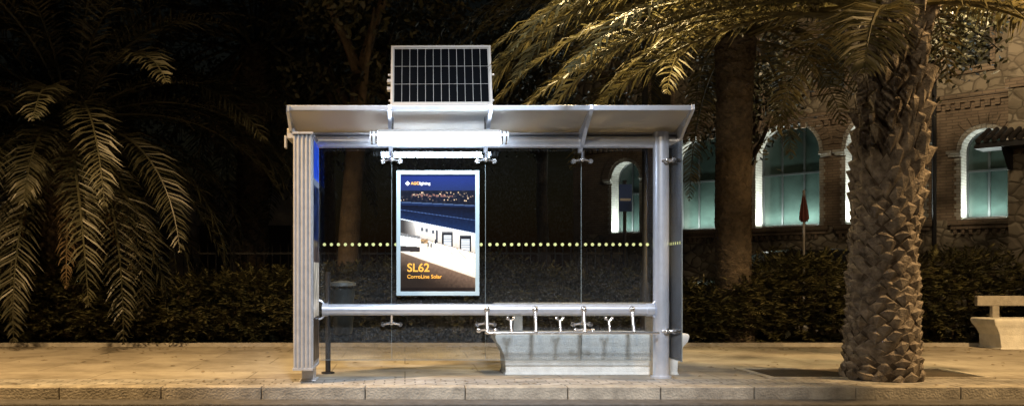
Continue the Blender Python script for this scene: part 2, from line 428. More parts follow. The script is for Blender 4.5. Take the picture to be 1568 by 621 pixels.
mb.tube([(.83,8.84,.467),(2.55,8.84,.467)],.014,10)
mb.tube([(.83,8.93,.455),(2.55,8.93,.455)],.008,10)
for x in (.83,1.318,1.81,2.30):
    mb.tube([(x,8.93,.69),(x,8.90,.60),(x,8.86,.48)],[.022,.019,.019],12); mb.sphere((x,8.925,.70),.034); mb.sphere((x,8.85,.475),.027)
for x in (.83,1.81):
    mb.tube([(x,8.86,.467),(x,9.1,.45)],.010,8)
for x in (1.07,1.565,2.06):
    mb.tube([(x,8.86,.475),(x,8.88,.53),(x,8.90,.58)],[.018,.013,.016],10)
    for s in(-1,1):
        mb.tube([(x,8.90,.58),(x+s*.028,8.90,.605)],.011,8); mb.sphere((x+s*.032,8.9,.61),.018,8,5)
for x in (.83,1.81):
    for s in(-1,1):
        mb.tube([(x,8.88,.50),(x+s*.08,8.90,.487)],.012,8); mb.sphere((x+s*.085,8.9,.487),.026)
mb.obj('perch_seat',M_chrome,sh,smooth=True,auto=True)
# light fixture
lf=empty('tube_light'); 
ly,lz=8.68,2.40
M_em=mat('lit_diffuser',(1,1,1),.5,emis=(.78,.89,1.0),es=46)
M_cap=mat('clear_end_cap',(.7,.72,.75),.15,.2,emis=(.7,.85,1),es=.7)
mb=MB(); n=24
x0,x1=-.26,.93
o_=[]
rad=.060
for xx in (x0,x1):
    for k in range(n): o_.append((xx,ly+rad*math.cos(2*math.pi*k/n),lz+rad*1.3*math.sin(2*math.pi*k/n)))
fs=[];
for k in range(n): fs.append((k,(k+1)%n,n+(k+1)%n,n+k))
o0=len(mb.f); mb.add(o_,fs,0)
for k in range(n):
    a=2*math.pi*(k+.5)/n
    if math.sin(a)>.55 or (math.cos(a)>0 and math.sin(a)>.1): mb.m[o0+k]=1
mb.obj('diffuser',[M_em,M_housing],lf,smooth=True)
mb=MB()
for (a,b_) in ((-.345,-.26),(.93,1.015)):
    mb.tube([(a,ly,lz),(b_,ly,lz)],.060,20)
    for q in (.25,.75): mb.tube([(a+(b_-a)*q-.008,ly,lz),(a+(b_-a)*q+.008,ly,lz)],.072,20,1)
for q in (-.12,.79):
    mb.tube([(q,ly,lz+.05),(q,ly,2.60)],.012,8,1)
mb.obj('end_caps',[M_cap,M_chrome],lf,smooth=True,auto=True)

# ---------------------------------------------------------------- solar panel
sp=empty('solar_panel')
W_,H_=1.0,.735
mb=MB(); fr=.024
mb.box(-W_/2,W_/2,-.02,.02,H_-fr,H_); mb.box(-W_/2,W_/2,-.02,.02,0,fr*2.6); 
mb.box(-W_/2,-W_/2+fr,-.02,.02,fr*2.6,H_-fr); mb.box(W_/2-fr,W_/2,-.02,.02,fr*2.6,H_-fr)
mb.obj('frame',mat('panel_frame',(.66,.65,.64),.45,.1),sp,bevel=.002)
mb=MB(); mb.box(-W_/2+fr,W_/2-fr,-.010,.012,fr*2.6,H_-fr); mb.obj('backsheet',mat('panel_grid_white',(.5,.5,.5),.4),sp)
mb=MB(); cw=(W_-2*fr-.016)/12; z0=fr*2.6+.012; hh=(H_-fr-.012-z0)/3
for i in range(12):
    for j in range(3):
        a=-W_/2+fr+.008+i*cw; b_=z0+j*hh
        mb.box(a+.0024,a+cw-.0024,-.013,-.0102,b_+.003,b_+hh-.003)
m,nt_,b_p=newmat('solar_cell'); b_p.inputs['Base Color'].default_value=(.003,.004,.006,1); b_p.inputs['Roughness'].default_value=.5; b_p.inputs['Specular IOR Level'].default_value=.03
mb.obj('cells',m,sp)
mb=MB()
for x in(-.3,.3): mb.box(x-.02,x+.02,.021,.05,.05,H_-.05)
mb.tube([(-.53,.035,.42),(.53,.035,.42)],.013,8); mb.tube([(-.52,.035,.12),(.52,.035,.12)],.013,8)
for z in (.22,.31): mb.box(-.535,-.50,-.01,.03,z,z+.035)
mb.obj('bracket_rails',M_alu2,sp,bevel=.002)
tilt=math.radians(22)
sp.location=(.358,8.62,2.665); sp.rotation_euler=(-tilt,0,math.radians(-1))
mb=MB()
inv=(Matrix.Translation(sp.location)@sp.rotation_euler.to_matrix().to_4x4()).inverted()
for x in (.06,.66):
    mb.tube([inv@Vector((x,8.98,2.54)),inv@Vector((x,8.82,3.08))],.016,8)
    mb.tube([inv@Vector((x,8.64,2.64)),inv@Vector((x,8.66,2.72))],.016,8)
mb.obj('support_legs',M_alu2,sp)

# ---------------------------------------------------------------- stone benches with backrest
def stone_bench(L,loc):
    e=empty('stone_bench'); mb=MB()
    h=L/2; D=.5
    lv=[(0,h-.10,.0),(.03,h-.115,.01),(.20,h-.10,.02),(.30,h-.05,.005),(.345,h-.015,-.01),(.39,h,-.02),(.42,h,-.02),(.432,h-.012,-.008)]
    vs=[];fs=[]
    for (z,hx,ins) in lv:
        a=ins
        vs+= [(-hx,a,z),(hx,a,z),(hx,D-a,z),(-hx,D-a,z)]
    for i in range(len(lv)-1):
        for k in range(4): fs.append((i*4+k,i*4+(k+1)%4,(i+1)*4+(k+1)%4,(i+1)*4+k))
    fs.append((3,2,1,0)); t=(len(lv)-1)*4; fs.append((t,t+1,t+2,t+3))
    mb.add(vs,fs); mb.obj('seat_block',M_conc,e,bevel=.012)
    mb=MB(); mb.box(-h+.02,h+.02,D-.12,D-.04,.60,.745); mb.obj('backrest',M_conc2,e,bevel=.012)
    mb=MB()
    for x in(-h+.29,h-.29): mb.box(x-.05,x+.05,D-.115,D-.045,.431,.60)
    mb.obj('backrest_supports',M_conc2,e,bevel=.006)
    e.location=loc
    return e
stone_bench(2.03,(1.96,9.235,0))
stone_bench(2.2,(9.35,12.35,0))

# ---------------------------------------------------------------- litter bin on post
e=empty('litter_bin'); mb=MB()
mb.tube([(-.82,9.4,0),(-.82,9.4,1.08)],.028,12); mb.tube([(-.82,9.4,0),(-.82,9.4,.015)],.07,16)
mb.tube([(-.82,9.4,.9),(-.76,9.4,.9)],.012,8)
mb.obj('post',M_dark,e)
mb=MB(); mb.tube([(-.66,9.4,.42),(-.66,9.4,.46),(-.66,9.4,.90)],[.09,.105,.125],20,0,True)
mb.tube([(-.66,9.4,.93),(-.66,9.4,.965),(-.66,9.4,.985)],[.14,.135,.04],20,1,True)
for a in range(4):
    t=a*math.pi/2+.4; mb.tube([(-.66+.11*math.cos(t),9.4+.11*math.sin(t),.89),(-.66+.11*math.cos(t),9.4+.11*math.sin(t),.94)],.008,6)
mb.obj('basket_and_lid',[mat('bin_body',(.015,.018,.015),.5,.3),mat('bin_lid',(.12,.12,.11),.5,.3)],e,smooth=True,auto=True)

# ---------------------------------------------------------------- palms
def frond(mb,base,az,el,L,bend,ll=.5,npair=62,side_droop=.35,m=0,wid=.026,start=.14,curl=0):
    nseg=14; p=Vector(base); pts=[];dirs=[]
    for i in range(nseg+1):
        t=i/nseg; a=el-bend*t**1.25; z=az+curl*t
        d=Vector((math.cos(a)*math.cos(z),math.cos(a)*math.sin(z),math.sin(a)))
        pts.append(p.copy()); dirs.append(d); p=p+d*(L/nseg)
    mb.tube(pts,[.028*(1-t/nseg)+.004 for t in range(nseg+1)],4,m,False)
    roll=U(-.5,.5)
    for k in range(npair):
        t=start+(1-start)*(k+R()*.8)/npair
        f=min(t*nseg,nseg-.001); i=int(f); q=pts[i].lerp(pts[i+1],f-i); d=dirs[i].lerp(dirs[i+1],f-i).normalized()
        s=d.cross(Vector((0,0,1)))
        if s.length<.05: s=Vector((-math.sin(az),math.cos(az),0))
        s.normalize(); u=s.cross(d).normalized()
        cr,sr=math.cos(roll*t),math.sin(roll*t); s,u=s*cr+u*sr,u*cr-s*sr
        prof=(math.sin(math.pi*min(1,(t-start)/(1-start)*.86+.14))**.6)
        for sg in(-1,1):
            if R()<.05: continue
            l=ll*prof*U(.75,1.12)
            fwd=.45+.6*t
            d1=(s*sg+d*fwd*U(.8,1.2)+u*U(.0,.5)).normalized()
            d2=(d1+Vector((0,0,-side_droop*U(.6,1.8)))).normalized()
            wv=d1.cross(u)
            if wv.length<.1: wv=d
            wv=(wv.normalized()*math.cos(.5)+u*math.sin(U(-.8,.8))).normalized()*wid*.5
            a=q; b_=q+d1*l*.5; c=b_+d2*l*.5
            mb.add([a-wv*.6,a+wv*.6,b_+wv,b_-wv,c],[(0,1,2,3),(3,2,4)],m)
def palm_trunk(mb,mbs,pts,radf,z0,z1,sw=.15,sh_=.078,prot=.05,big_from=99):
    def cen(z):
        for i in range(len(pts)-1):
            if pts[i+1][2]>=z or i==len(pts)-2:
                t=(z-pts[i][2])/(pts[i+1][2]-pts[i][2]); return Vector(pts[i]).lerp(Vector(pts[i+1]),t)
    zz=[z0+(z1-z0)*i/30 for i in range(31)]
    mb.tube([cen(z) for z in zz],[radf(z)*.97 for z in zz],20,0,True,.03)
    z=z0+.03; row=0
    while z<z1:
        r=radf(z); n=max(6,int(2*math.pi*r/sw))
        big=max(0,min(1,(z-big_from)/1.0))
        for k in range(n):
            th=2*math.pi*(k+.5*(row%2)+U(-.16,.16))/n; zc=z+U(-.02,.02)
            c=cen(zc); e_r=Vector((math.cos(th),math.sin(th),0)); e_t=Vector((-math.sin(th),math.cos(th),0))
            w2=sw*U(.46,.66)*(1-.25*big); hh=sh_*U(.9,1.35)*(1+1.2*big*U(.5,1.3)); pr=prot*U(.4,1.4)*(1+1.1*big*U(.4,1.5))
            o=c+e_r*r*.97; e_t=(e_t+Vector((0,0,U(-.15,.15)))).normalized(); tl=e_t*U(-.3,.3)*w2
            B=o+Vector((0,0,-hh)); Lp=o-e_t*w2; Rp=o+e_t*w2; T=o+Vector((0,0,hh*.8))
            k1=o+e_r*pr*.8-e_t*w2*.5+tl+Vector((0,0,hh*U(.2,.55))); k2=o+e_r*pr*U(.7,1.1)+e_t*w2*U(.35,.55)+tl+Vector((0,0,hh*U(.2,.55))); k3=o+e_r*pr*.5+Vector((0,0,-hh*.55))
            mbs.add([B,Lp,Rp,T,k1,k2,k3],[(0,2,6),(2,5,6),(0,6,1),(1,6,4),(6,5,4),(1,4,3),(3,4,5),(3,5,2)])
        z+=sh_*1.0*(1+.5*big); row+=1
def palm(pts,radf,crownz,nf,L,fm,explicit=[],els=(-.5,1.2),ll=.5,azr=(0,2*math.pi),seed=1,sw=.15,sh_=.078,big=99,dead=0,npair=58,prot=.05,ms=None):
    random.seed(seed)
    e=empty('palm_tree'); mb=MB(); mbs=MB()
    palm_trunk(mb,mbs,pts,radf,pts[0][2],pts[-1][2],sw,sh_,prot,big)
    mb.obj('trunk',M_trunk,e,smooth=True); mbs.obj('leaf_bases',ms or M_scale_d,e)
    top=Vector(pts[-1]); fb=MB()
    for i in range(nf):
        az=azr[0]+(azr[1]-azr[0])*((i*0.618034+U(-.04,.04))%1); el=U(*els)
        b_=Vector((top.x+.16*math.cos(az),top.y+.16*math.sin(az),crownz+U(-.25,.2)+.15*el))
        frond(fb,b_,az,el,L*U(.8,1.1),U(.9,1.5)+.35*max(0,el),ll=ll*U(.85,1.1),npair=npair,curl=U(-.2,.2))
    for (az,el,l,bd) in explicit:
        b_=Vector((top.x+.16*math.cos(az),top.y+.16*math.sin(az),crownz+U(-.1,.15)))
        frond(fb,b_,az,el,l,bd,ll=ll*1.2,npair=int(npair*1.5),curl=U(-.12,.12),wid=.023,side_droop=.5)
    fb.obj('fronds',fm,e)
    if dead:
        db=MB()
        for i in range(dead):
            az=U(0,6.28); frond(db,(top.x+.2*math.cos(az),top.y+.2*math.sin(az),crownz-.35),az,-.9,L*U(.45,.65),.75,ll=.3,npair=36,side_droop=.8)
        db.obj('dry_fronds',M_dead,e)
    return e
def rf1(z):
    if z<.15: return .385-.05*z/.15
    if z<1.2: return .335-.03*(z-.15)/1.05
    if z<2.2: return .300
    return .30-.02*min(1,(z-2.2)/1.0)
pi=math.pi
palm([(4.85,8.97,0),(4.86,8.97,1.2),(4.93,8.97,2.4),(4.99,8.97,3.75)],rf1,3.72,24,3.5,M_frond,
     explicit=[(pi+.05,.30,4.5,1.2),(pi-.15,.16,4.0,1.0),(pi+.18,.34,4.3,1.3),(pi-.3,.32,4.6,1.3),(pi-.08,.42,4.6,1.35),(pi+.12,.05,3.3,.7),
               (pi-.45,.20,4.0,1.0),(pi+.02,.12,3.8,1.1),(pi-.22,.02,3.0,.8),(pi+.25,.2,3.8,1.1),(pi+.0,.45,4.5,1.6),(pi-.12,.5,4.7,1.7),(pi+.08,.38,4.3,1.5),
               (.15,.1,2.6,1.1),(-.3,.2,2.4,1.2),(pi+.9,-.1,1.8,1.1),(-.9,-.1,2.0,1.1)],els=(.35,1.25),seed=11,big=1.5,ll=.46,ms=M_scale)
palm([(5.04,13.5,0),(5.02,13.5,2),(5.06,13.5,4.6)],lambda z:.31-.05*min(1,z/.6)+(.0 if z<3.8 else .06*(z-3.8)),4.75,40,3.8,M_frond,
     explicit=[(pi+.1,.4,4.4,1.2),(pi-.1,.2,4.2,1.1),(pi+.35,.3,4.2,1.2),(pi+.2,.05,3.8,.8),(pi+.5,.4,4.0,1.2),(pi+.0,.55,4.6,1.4),(pi+.25,.5,4.4,1.4)],els=(-.1,1.2),seed=5,sw=.13,sh_=.06,prot=.018)
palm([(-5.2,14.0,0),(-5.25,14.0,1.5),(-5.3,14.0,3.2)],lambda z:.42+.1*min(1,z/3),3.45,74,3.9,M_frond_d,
     explicit=[(0.0,.5,4.2,1.6),(-.2,.3,4.0,1.4),(.2,.6,4.3,1.7),(-.4,.5,3.8,1.6),(-.05,.15,3.8,1.3),(-.15,.45,4.3,1.5),(.1,.35,4.1,1.6),(-1.1,-.3,2.8,1.1),(-1.5,-.2,2.8,1.1),(-2.,-.3,2.8,1.1)],els=(-.8,1.3),seed=21,dead=12,sw=.16,prot=.06)
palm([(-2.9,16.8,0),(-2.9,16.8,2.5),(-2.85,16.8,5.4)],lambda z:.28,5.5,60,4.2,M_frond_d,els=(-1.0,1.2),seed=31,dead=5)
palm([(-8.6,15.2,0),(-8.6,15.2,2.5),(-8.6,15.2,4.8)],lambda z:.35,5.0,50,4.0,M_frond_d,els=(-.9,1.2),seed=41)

# ---------------------------------------------------------------- broadleaf trees
def leaf(mb,p,l,wd,m=0):
    d=Vector((R()-.5,R()-.5,R()-.6)); d.normalize(); s=d.cross(Vector((R()-.5,R()-.5,R()-.5))); 
    if s.length<.05: s=Vector((1,0,0))
    s.normalize(); s*=wd*.5
    a=p; b_=p+d*l*.5; c=p+d*l
    mb.add([a,b_+s,c,b_-s],[(0,1,2,3)],m)
def tree(x,y,h,tr,crown_z,crown_r,nclump,per,seed,lean=0,ls=.13,limbs=7):
    random.seed(seed); e=empty('tree'); mb=MB(); lb=MB()
    pts=[(x+lean*t*t+.06*math.sin(5*t+seed),y,h*t) for t in [i/10 for i in range(11)]]
    mb.tube(pts,[tr*(1.35 if i==0 else 1.05-.35*i/10) for i in range(11)],14,0,True,.05)
    tips=[]
    for i in range(limbs):
        a=U(0,6.28); st=Vector(pts[random.choice([7,8,9,10])]); l=crown_r*U(.6,1.1)
        q=[st+Vector((math.cos(a)*l*t*.8,math.sin(a)*l*t*.7,l*(1.1*t-.1*t*t)+.05*math.sin(8*t))) for t in (0,.25,.5,.75,1)]
        mb.tube(q,[tr*.5*(1-.8*t) for t in (0,.25,.5,.75,1)],8); tips+=q[2:]
    for i in range(nclump):
        if i<len(tips)*2: c=tips[i%len(tips)]+Vector((U(-.5,.5),U(-.5,.5),U(-.3,.5)))
        else:
            while True:
                v=Vector((U(-1,1),U(-1,1),U(-1,1)))
                if v.length<1: break
            c=Vector((x+lean+v.x*crown_r,y+v.y*crown_r*.8,crown_z+v.z*crown_r*.75))
        r=U(.25,.6)
        for k in range(per):
            leaf(lb,c+Vector((random.gauss(0,r*.6),random.gauss(0,r*.6),random.gauss(0,r*.4))),ls*U(.7,1.3),ls*.45)
    mb.obj('trunk_and_limbs',M_bark,e,smooth=True); lb.obj('foliage',M_tree,e)
tree(-.83,14.0,4.2,.19,6.2,2.2,60,70,3,lean=.05)
tree(-6.5,19,4.5,.25,5.2,3.4,130,60,4)
tree(-1.8,20,4.5,.2,5.4,3.4,150,60,5)
tree(.7,18.5,3.6,.16,4.9,2.6,120,60,6)
tree(3.4,21.5,5.2,.16,6.0,2.6,120,60,8)
tree(-11,20,5,.25,5.5,3.4,110,60,9)
tree(6.9,18.5,4.6,.16,5.6,1.4,60,60,10,lean=.5)
tree(9.6,17.0,5.4,.13,6.0,1.5,60,60,14,lean=.2)

# hedge
random.seed(77)
hb=MB()
def hedge_top(x): return 1.02+.16*math.sin(x*.9+1)+.12*math.sin(x*2.3)+.22*noise.noise((x*.8,0,5))
def sprig(p,outn,L):
    d=(outn+Vector((U(-.7,.7),U(-.5,.3),U(-.5,.9)))).normalized(); s=d.cross(Vector((U(-.3,.3),U(-.3,.3),1))).normalized()
    n=8
    for k in range(n):
        t=(k+1)/n; q=p+d*L*t+Vector((0,0,-.25*L*t*t))
        for sg in (-1,1):
            l=U(.06,.12); dd=(s*sg+d*.7+Vector((0,0,U(-.4,.2)))).normalized(); wv=dd.cross(Vector((U(-.5,.5),U(-.5,.5),1))).normalized()*.013
            hb.add([q,q+dd*l*.5+wv,q+dd*l,q+dd*l*.5-wv],[(0,1,2,3)])
for i in range(7500):
    x=U(-8.5,12.5); T=hedge_top(x)
    if R()<.78:
        z=T*R()**.8; bul=.25*math.sin(pi*min(1,z/T))+.25*noise.noise((x*1.3,z*1.5,2)); y=13.35-bul+U(0,.25); nrm=Vector((0,-1,.25))
    else:
        z=T*U(.9,1.08); y=U(13.1,14.4); nrm=Vector((0,-.3,1))
    sprig(Vector((x,y,max(.04,z))),nrm,U(.14,.34))
cb=MB()
for i in range(130):
    x=-8.5+21*i/130+U(-.06,.06); T=hedge_top(x)
    for k in range(3):
        cb.tube([(x,13.6+.25*k,0),(x+U(-.15,.15),13.6+.25*k,T*.5),(x+U(-.3,.3),13.55+.25*k,T*.93)],[.02,.016,.008],5)
for i in range(9000):
    x=U(-8.5,12.5); leaf(cb,Vector((x,U(13.35,14.2),U(.05,1)*hedge_top(x)*.95)),.16,.09,1)
he=empty('hedge'); hb.obj('leaves',M_hedge,he); cb.obj('inner_twigs',[M_bark,M_tree],he)

fb=MB()
for i in range(100): 
    x=-10+i*.14; fb.tube([(x,15.3,0),(x,15.3,1.5),(x,15.3,1.6)],[.012,.012,.002],5)
for z in(.25,1.4): fb.box(-10,4,15.285,15.315,z,z+.035)
fb.obj('iron_fence',M_dark)

# ---------------------------------------------------------------- stone building (right)
bu=empty('stone_building')
def stonemat():
    m,nt,b=newmat('rubble_stone'); tc=N(nt,'ShaderNodeTexCoord')
    nn=N(nt,'ShaderNodeTexNoise'); nn.inputs['Scale'].default_value=2.5; nt.links.new(tc.outputs['Object'],nn.inputs['Vector'])
    mm=N(nt,'ShaderNodeMix',data_type='RGBA',blend_type='LINEAR_LIGHT'); mm.inputs[0].default_value=.12
    nt.links.new(tc.outputs['Object'],mm.inputs[6]); nt.links.new(nn.outputs['Color'],mm.inputs[7])
    mp=N(nt,'ShaderNodeMapping'); mp.inputs['Scale'].default_value=(3.2,3.2,4.2); nt.links.new(mm.outputs[2],mp.inputs[0])
    v1=N(nt,'ShaderNodeTexVoronoi',feature='DISTANCE_TO_EDGE'); v2=N(nt,'ShaderNodeTexVoronoi',feature='F1')
    v1.inputs['Scale'].default_value=1; v2.inputs['Scale'].default_value=1
    nt.links.new(mp.outputs[0],v1.inputs['Vector']); nt.links.new(mp.outputs[0],v2.inputs['Vector'])
    bw=N(nt,'ShaderNodeSeparateColor'); nt.links.new(v2.outputs['Color'],bw.inputs[0])
    r=N(nt,'ShaderNodeValToRGB'); r.color_ramp.elements[0].color=(.22,.18,.13,1); r.color_ramp.elements[1].color=(.38,.33,.25,1)
    e=r.color_ramp.elements.new(.5); e.color=(.29,.245,.18,1); nt.links.new(bw.outputs[0],r.inputs[0])
    rr=N(nt,'ShaderNodeValToRGB'); rr.color_ramp.elements[0].position=.02; rr.color_ramp.elements[1].position=.07; nt.links.new(v1.outputs['Distance'],rr.inputs[0])
    mx=N(nt,'ShaderNodeMix',data_type='RGBA'); mx.inputs[6].default_value=(.15,.125,.09,1)
    nt.links.new(rr.outputs[0],mx.inputs[0]); nt.links.new(r.outputs[0],mx.inputs[7]); nt.links.new(mx.outputs[2],b.inputs['Base Color'])
    r3=N(nt,'ShaderNodeMapRange'); r3.inputs[2].default_value=.2; nt.links.new(v1.outputs['Distance'],r3.inputs[0])
    bp=N(nt,'ShaderNodeBump'); bp.inputs['Strength'].default_value=.8; bp.inputs['Distance'].default_value=.04
    nt.links.new(r3.outputs[0],bp.inputs['Height']); nt.links.new(bp.outputs['Normal'],b.inputs['Normal']); b.inputs['Roughness'].default_value=.9
    return m
def brickmat(name,c1,c2,mo,bw=.26,bh=.07):
    m,nt,b=newmat(name); tc=N(nt,'ShaderNodeTexCoord'); sx=N(nt,'ShaderNodeSeparateXYZ'); nt.links.new(tc.outputs['Object'],sx.inputs[0])
    a=N(nt,'ShaderNodeMath',operation='ADD'); nt.links.new(sx.outputs[0],a.inputs[0]); nt.links.new(sx.outputs[1],a.inputs[1])
    cx=N(nt,'ShaderNodeCombineXYZ'); nt.links.new(a.outputs[0],cx.inputs[0]); nt.links.new(sx.outputs[2],cx.inputs[1])
    br=N(nt,'ShaderNodeTexBrick'); br.inputs['Scale'].default_value=1; br.inputs['Brick Width'].default_value=bw; br.inputs['Row Height'].default_value=bh; br.inputs['Mortar Size'].default_value=.009
    br.inputs['Color1'].default_value=(*c1,1); br.inputs['Color2'].default_value=(*c2,1); br.inputs['Mortar'].default_value=(*mo,1)
    nt.links.new(cx.outputs[0],br.inputs['Vector'])
    n=N(nt,'ShaderNodeTexNoise'); n.inputs['Scale'].default_value=1.5; n.inputs['Detail'].default_value=8; nt.links.new(tc.outputs['Object'],n.inputs['Vector'])
    r=N(nt,'ShaderNodeValToRGB'); r.color_ramp.elements[0].position=.3; r.color_ramp.elements[0].color=(.6,.6,.6,1); r.color_ramp.elements[1].position=.65; r.color_ramp.elements[1].color=(1.1,1.1,1.1,1); nt.links.new(n.outputs['Fac'],r.inputs[0])
    mx=N(nt,'ShaderNodeMix',data_type='RGBA',blend_type='MULTIPLY'); mx.inputs[0].default_value=1; nt.links.new(br.outputs['Color'],mx.inputs[6]); nt.links.new(r.outputs[0],mx.inputs[7]); nt.links.new(mx.outputs[2],b.inputs['Base Color'])
    bp=N(nt,'ShaderNodeBump'); bp.inputs['Strength'].default_value=.6; bp.inputs['Distance'].default_value=.015; bp.invert=True
    nt.links.new(br.outputs['Fac'],bp.inputs['Height']); nt.links.new(bp.outputs['Normal'],b.inputs['Normal']); b.inputs['Roughness'].default_value=.85
    return m
M_stone=stonemat(); M_brick=brickmat('warm_brick',(.31,.235,.165),(.25,.185,.13),(.16,.13,.10)); M_cream=brickmat('pale_brick',(.58,.56,.51),(.50,.48,.43),(.36,.34,.30))
M_winglass=mat('window_glass',(.026,.042,.037),.2,0,noise_s=.8,var=.5)
M_wf=mat('window_frame',(.03,.035,.035),.5)
bu.location=(6.86,27.4,0); bu.rotation_euler=(0,0,math.atan2(-.740,.672))
wins=[(0,.50,2.33,1.72),(2.57,.86,2.33,1.92),(5.05,.86,2.33,1.92),(7.45,.88,2.33,1.92),(9.62,.46,2.33,1.62)]
TOP=9.8; DEP=.46
wb=MB(); rv=MB(); gl=MB(); ring=MB()
edges=[-2.0]
for i in range(4): edges.append((wins[i][0]+wins[i+1][0])/2)
edges.append(10.35)
BR=5.05
def quad(mb,pts,m): mb.add(pts,[(0,1,2,3)],m)
for i,(c,r,s,sp_) in enumerate(wins):
    u0,u1=edges[i],edges[i+1]; a,b_=c-r,c+r; z1=s+sp_
    quad(wb,[(u0,0,0),(u1,0,0),(u1,0,s),(u0,0,s)],0)
    quad(wb,[(u0,0,s),(a,0,s),(a,0,z1),(u0,0,z1)],1); quad(wb,[(b_,0,s),(u1,0,s),(u1,0,z1),(b_,0,z1)],1)
    n=16; arc=[(c-r*math.cos(pi*k/n),z1+r*math.sin(pi*k/n)) for k in range(n+1)]
    zt=BR
    topx=[u0]+[u0+(u1-u0)*k/n for k in range(1,n)]+[u1]
    wb.add([(u0,0,z1),(a,0,z1),(u0,0,zt)],[(0,1,2)],1)
    for k in range(n):
        wb.add([(arc[k][0],0,arc[k][1]),(arc[k+1][0],0,arc[k+1][1]),(topx[k+1],0,zt),(topx[k],0,zt)],[(0,1,2,3)],1)
    wb.add([(b_,0,z1),(u1,0,z1),(u1,0,zt)],[(0,1,2)],1)
    quad(wb,[(u0,0,zt),(u1,0,zt),(u1,0,TOP),(u0,0,TOP)],0)
    outl=[(a,s)]+arc+[(b_,s)]
    for k in range(len(outl)-1):
        p_,q_=outl[k],outl[k+1]; quad(rv,[(p_[0],0,p_[1]),(q_[0],0,q_[1]),(q_[0],DEP,q_[1]),(p_[0],DEP,p_[1])],0)
    quad(rv,[(a,0,s),(b_,0,s),(b_,DEP,s),(a,DEP,s)],0)
    gl.add([(p_[0],DEP-.06,p_[1]) for p_ in outl],[tuple(range(len(outl)))],0)
    gl.tube([(p_[0]*.97+c*.03,DEP-.07,p_[1]) for p_ in outl],.03,6,1)
    for f in (-.33,.33) if r>.6 else (0,):
        x=c+f*r*1.05; zt2=z1+math.sqrt(max(0,r*r-(x-c)**2)); gl.box(x-.022,x+.022,DEP-.09,DEP-.062,s+.01,zt2,1)
    gl.box(a,b_,DEP-.10,DEP-.064,z1-.5,z1-.45,1)
    def vous(k0,k1,rin,rout,m,dep):
        A=pi*k0;B=pi*k1
        pts=[(c-rin*math.cos(A),z1+rin*math.sin(A)),(c-rin*math.cos(B),z1+rin*math.sin(B)),(c-rout*math.cos(B),z1+rout*math.sin(B)),(c-rout*math.cos(A),z1+rout*math.sin(A))]
        ring.prism(pts,'y',-dep,-.001,m)
    nv=int(r*34)
    for k in range(nv):
        vous(k/nv+.003,(k+1)/nv-.003,r+.002,r+.10,0,.03+U(-.004,.004))
    nv=int(r*26)
    for k in range(nv):
        vous(k/nv+.003,(k+1)/nv-.003,r+.105,r+.34,1,.05+U(-.004,.006))
    nj=int(sp_/.09)
    for k in range(nj):
        zz=s+k*sp_/nj
        if zz+sp_/nj>z1-.16: continue
        ring.box(a-.10-(.04 if k%2 else 0),a-.002,-.03,-.001,zz+.004,zz+sp_/nj-.004,0)
        ring.box(b_+.002,b_+.10+(.04 if k%2 else 0),-.03,-.001,zz+.004,zz+sp_/nj-.004,0)
    for (p0,p1) in ((a-.30,a-.002),(b_+.002,b_+.30)):
        ring.box(p0,p1,-.10,-.001,z1-.07,z1,0); ring.box(p0+.04,p1-.0,-.07,-.001,z1-.14,z1-.072,0)
    ring.box(a-.25,b_+.25,-.14,-.001,s-.12,s-.003,1)
    ring.box(a-.2,b_+.2,-.10,-.001,s-.22,s-.122,1)
    for k in range(int((2*r+.3)/.16)): ring.box(a-.15+k*.16,a-.08+k*.16,-.08,-.001,s-.34,s-.222,1)
ring.box(-2,10.3,-.07,-.001,5.06,5.16,1); ring.box(-2,10.3,-.12,-.001,5.162,5.26,1)
for k in range(60): ring.box(-1.95+k*.2,-1.85+k*.2,-.09,-.001,4.92,5.058,1)
ring.box(-2,10.3,-.10,-.001,7.9,8.05,1)
up=MB()
for c in (-.4,1.25,2.9,4.6,6.2,7.8,9.4):
    up.box(c-.34,c+.34,-.02,-.004,5.9,7.3,0); 
    for (a,b_) in ((c-.44,c-.34),(c+.34,c+.44)): up.box(a,b_,-.05,-.003,5.85,7.3,1)
    up.box(c-.46,c+.46,-.07,-.003,7.302,7.45,1); up.box(c-.46,c+.46,-.09,-.003,5.72,5.848,1)
    up.box(c-.02,c+.02,-.035,-.021,5.9,7.3,2)
up.obj('upper_windows',[mat('upper_window_glass',(.06,.06,.05),.3,0,noise_s=1.2,var=.8),M_brick,M_wf],bu)
ring.box(-2,10.3,-.12,-.001,0,.9,2)
ring.tube([(8.62,-.10,0),(8.62,-.10,9)],.05,10,3)
ring.box(10.35,15,-1.1,1,0,TOP,2)
ring.box(10.30,15,-1.16,-1.101,5.06,5.26,1)
wb.obj('walls',[M_stone,M_brick],bu); rv.obj('window_reveals',M_cream,bu); gl.obj('arched_windows',[M_winglass,M_wf],bu)
ring.obj('brick_trim',[M_cream,M_brick,M_stone,M_dark],bu)
bk=MB(); bk.box(-2.0,10.35,.6,8,0,TOP-.01); bk.obj('rear_volume',M_stone,bu)
pr=MB()
for k in range(16):
    u=9.95+k*.15
    pr.tube([(u,-.95,4.22),(u,-1.75,3.90)],.055,8,0)
pr.box(9.88,12.3,-1.75,-1.1,3.74,3.82,1); pr.box(9.9,12.3,-1.70,-1.1,3.823,3.87,1)
for u in (10.4,11.2,12.0): pr.prism([(-1.7,3.74),(-1.11,3.74),(-1.11,3.3),(-1.2,3.3)],'x',u-.04,u+.04,1)
pr.obj('porch_roof',[mat('roof_tile',(.035,.028,.026),.8,noise_s=6,var=.4),M_dark],bu)
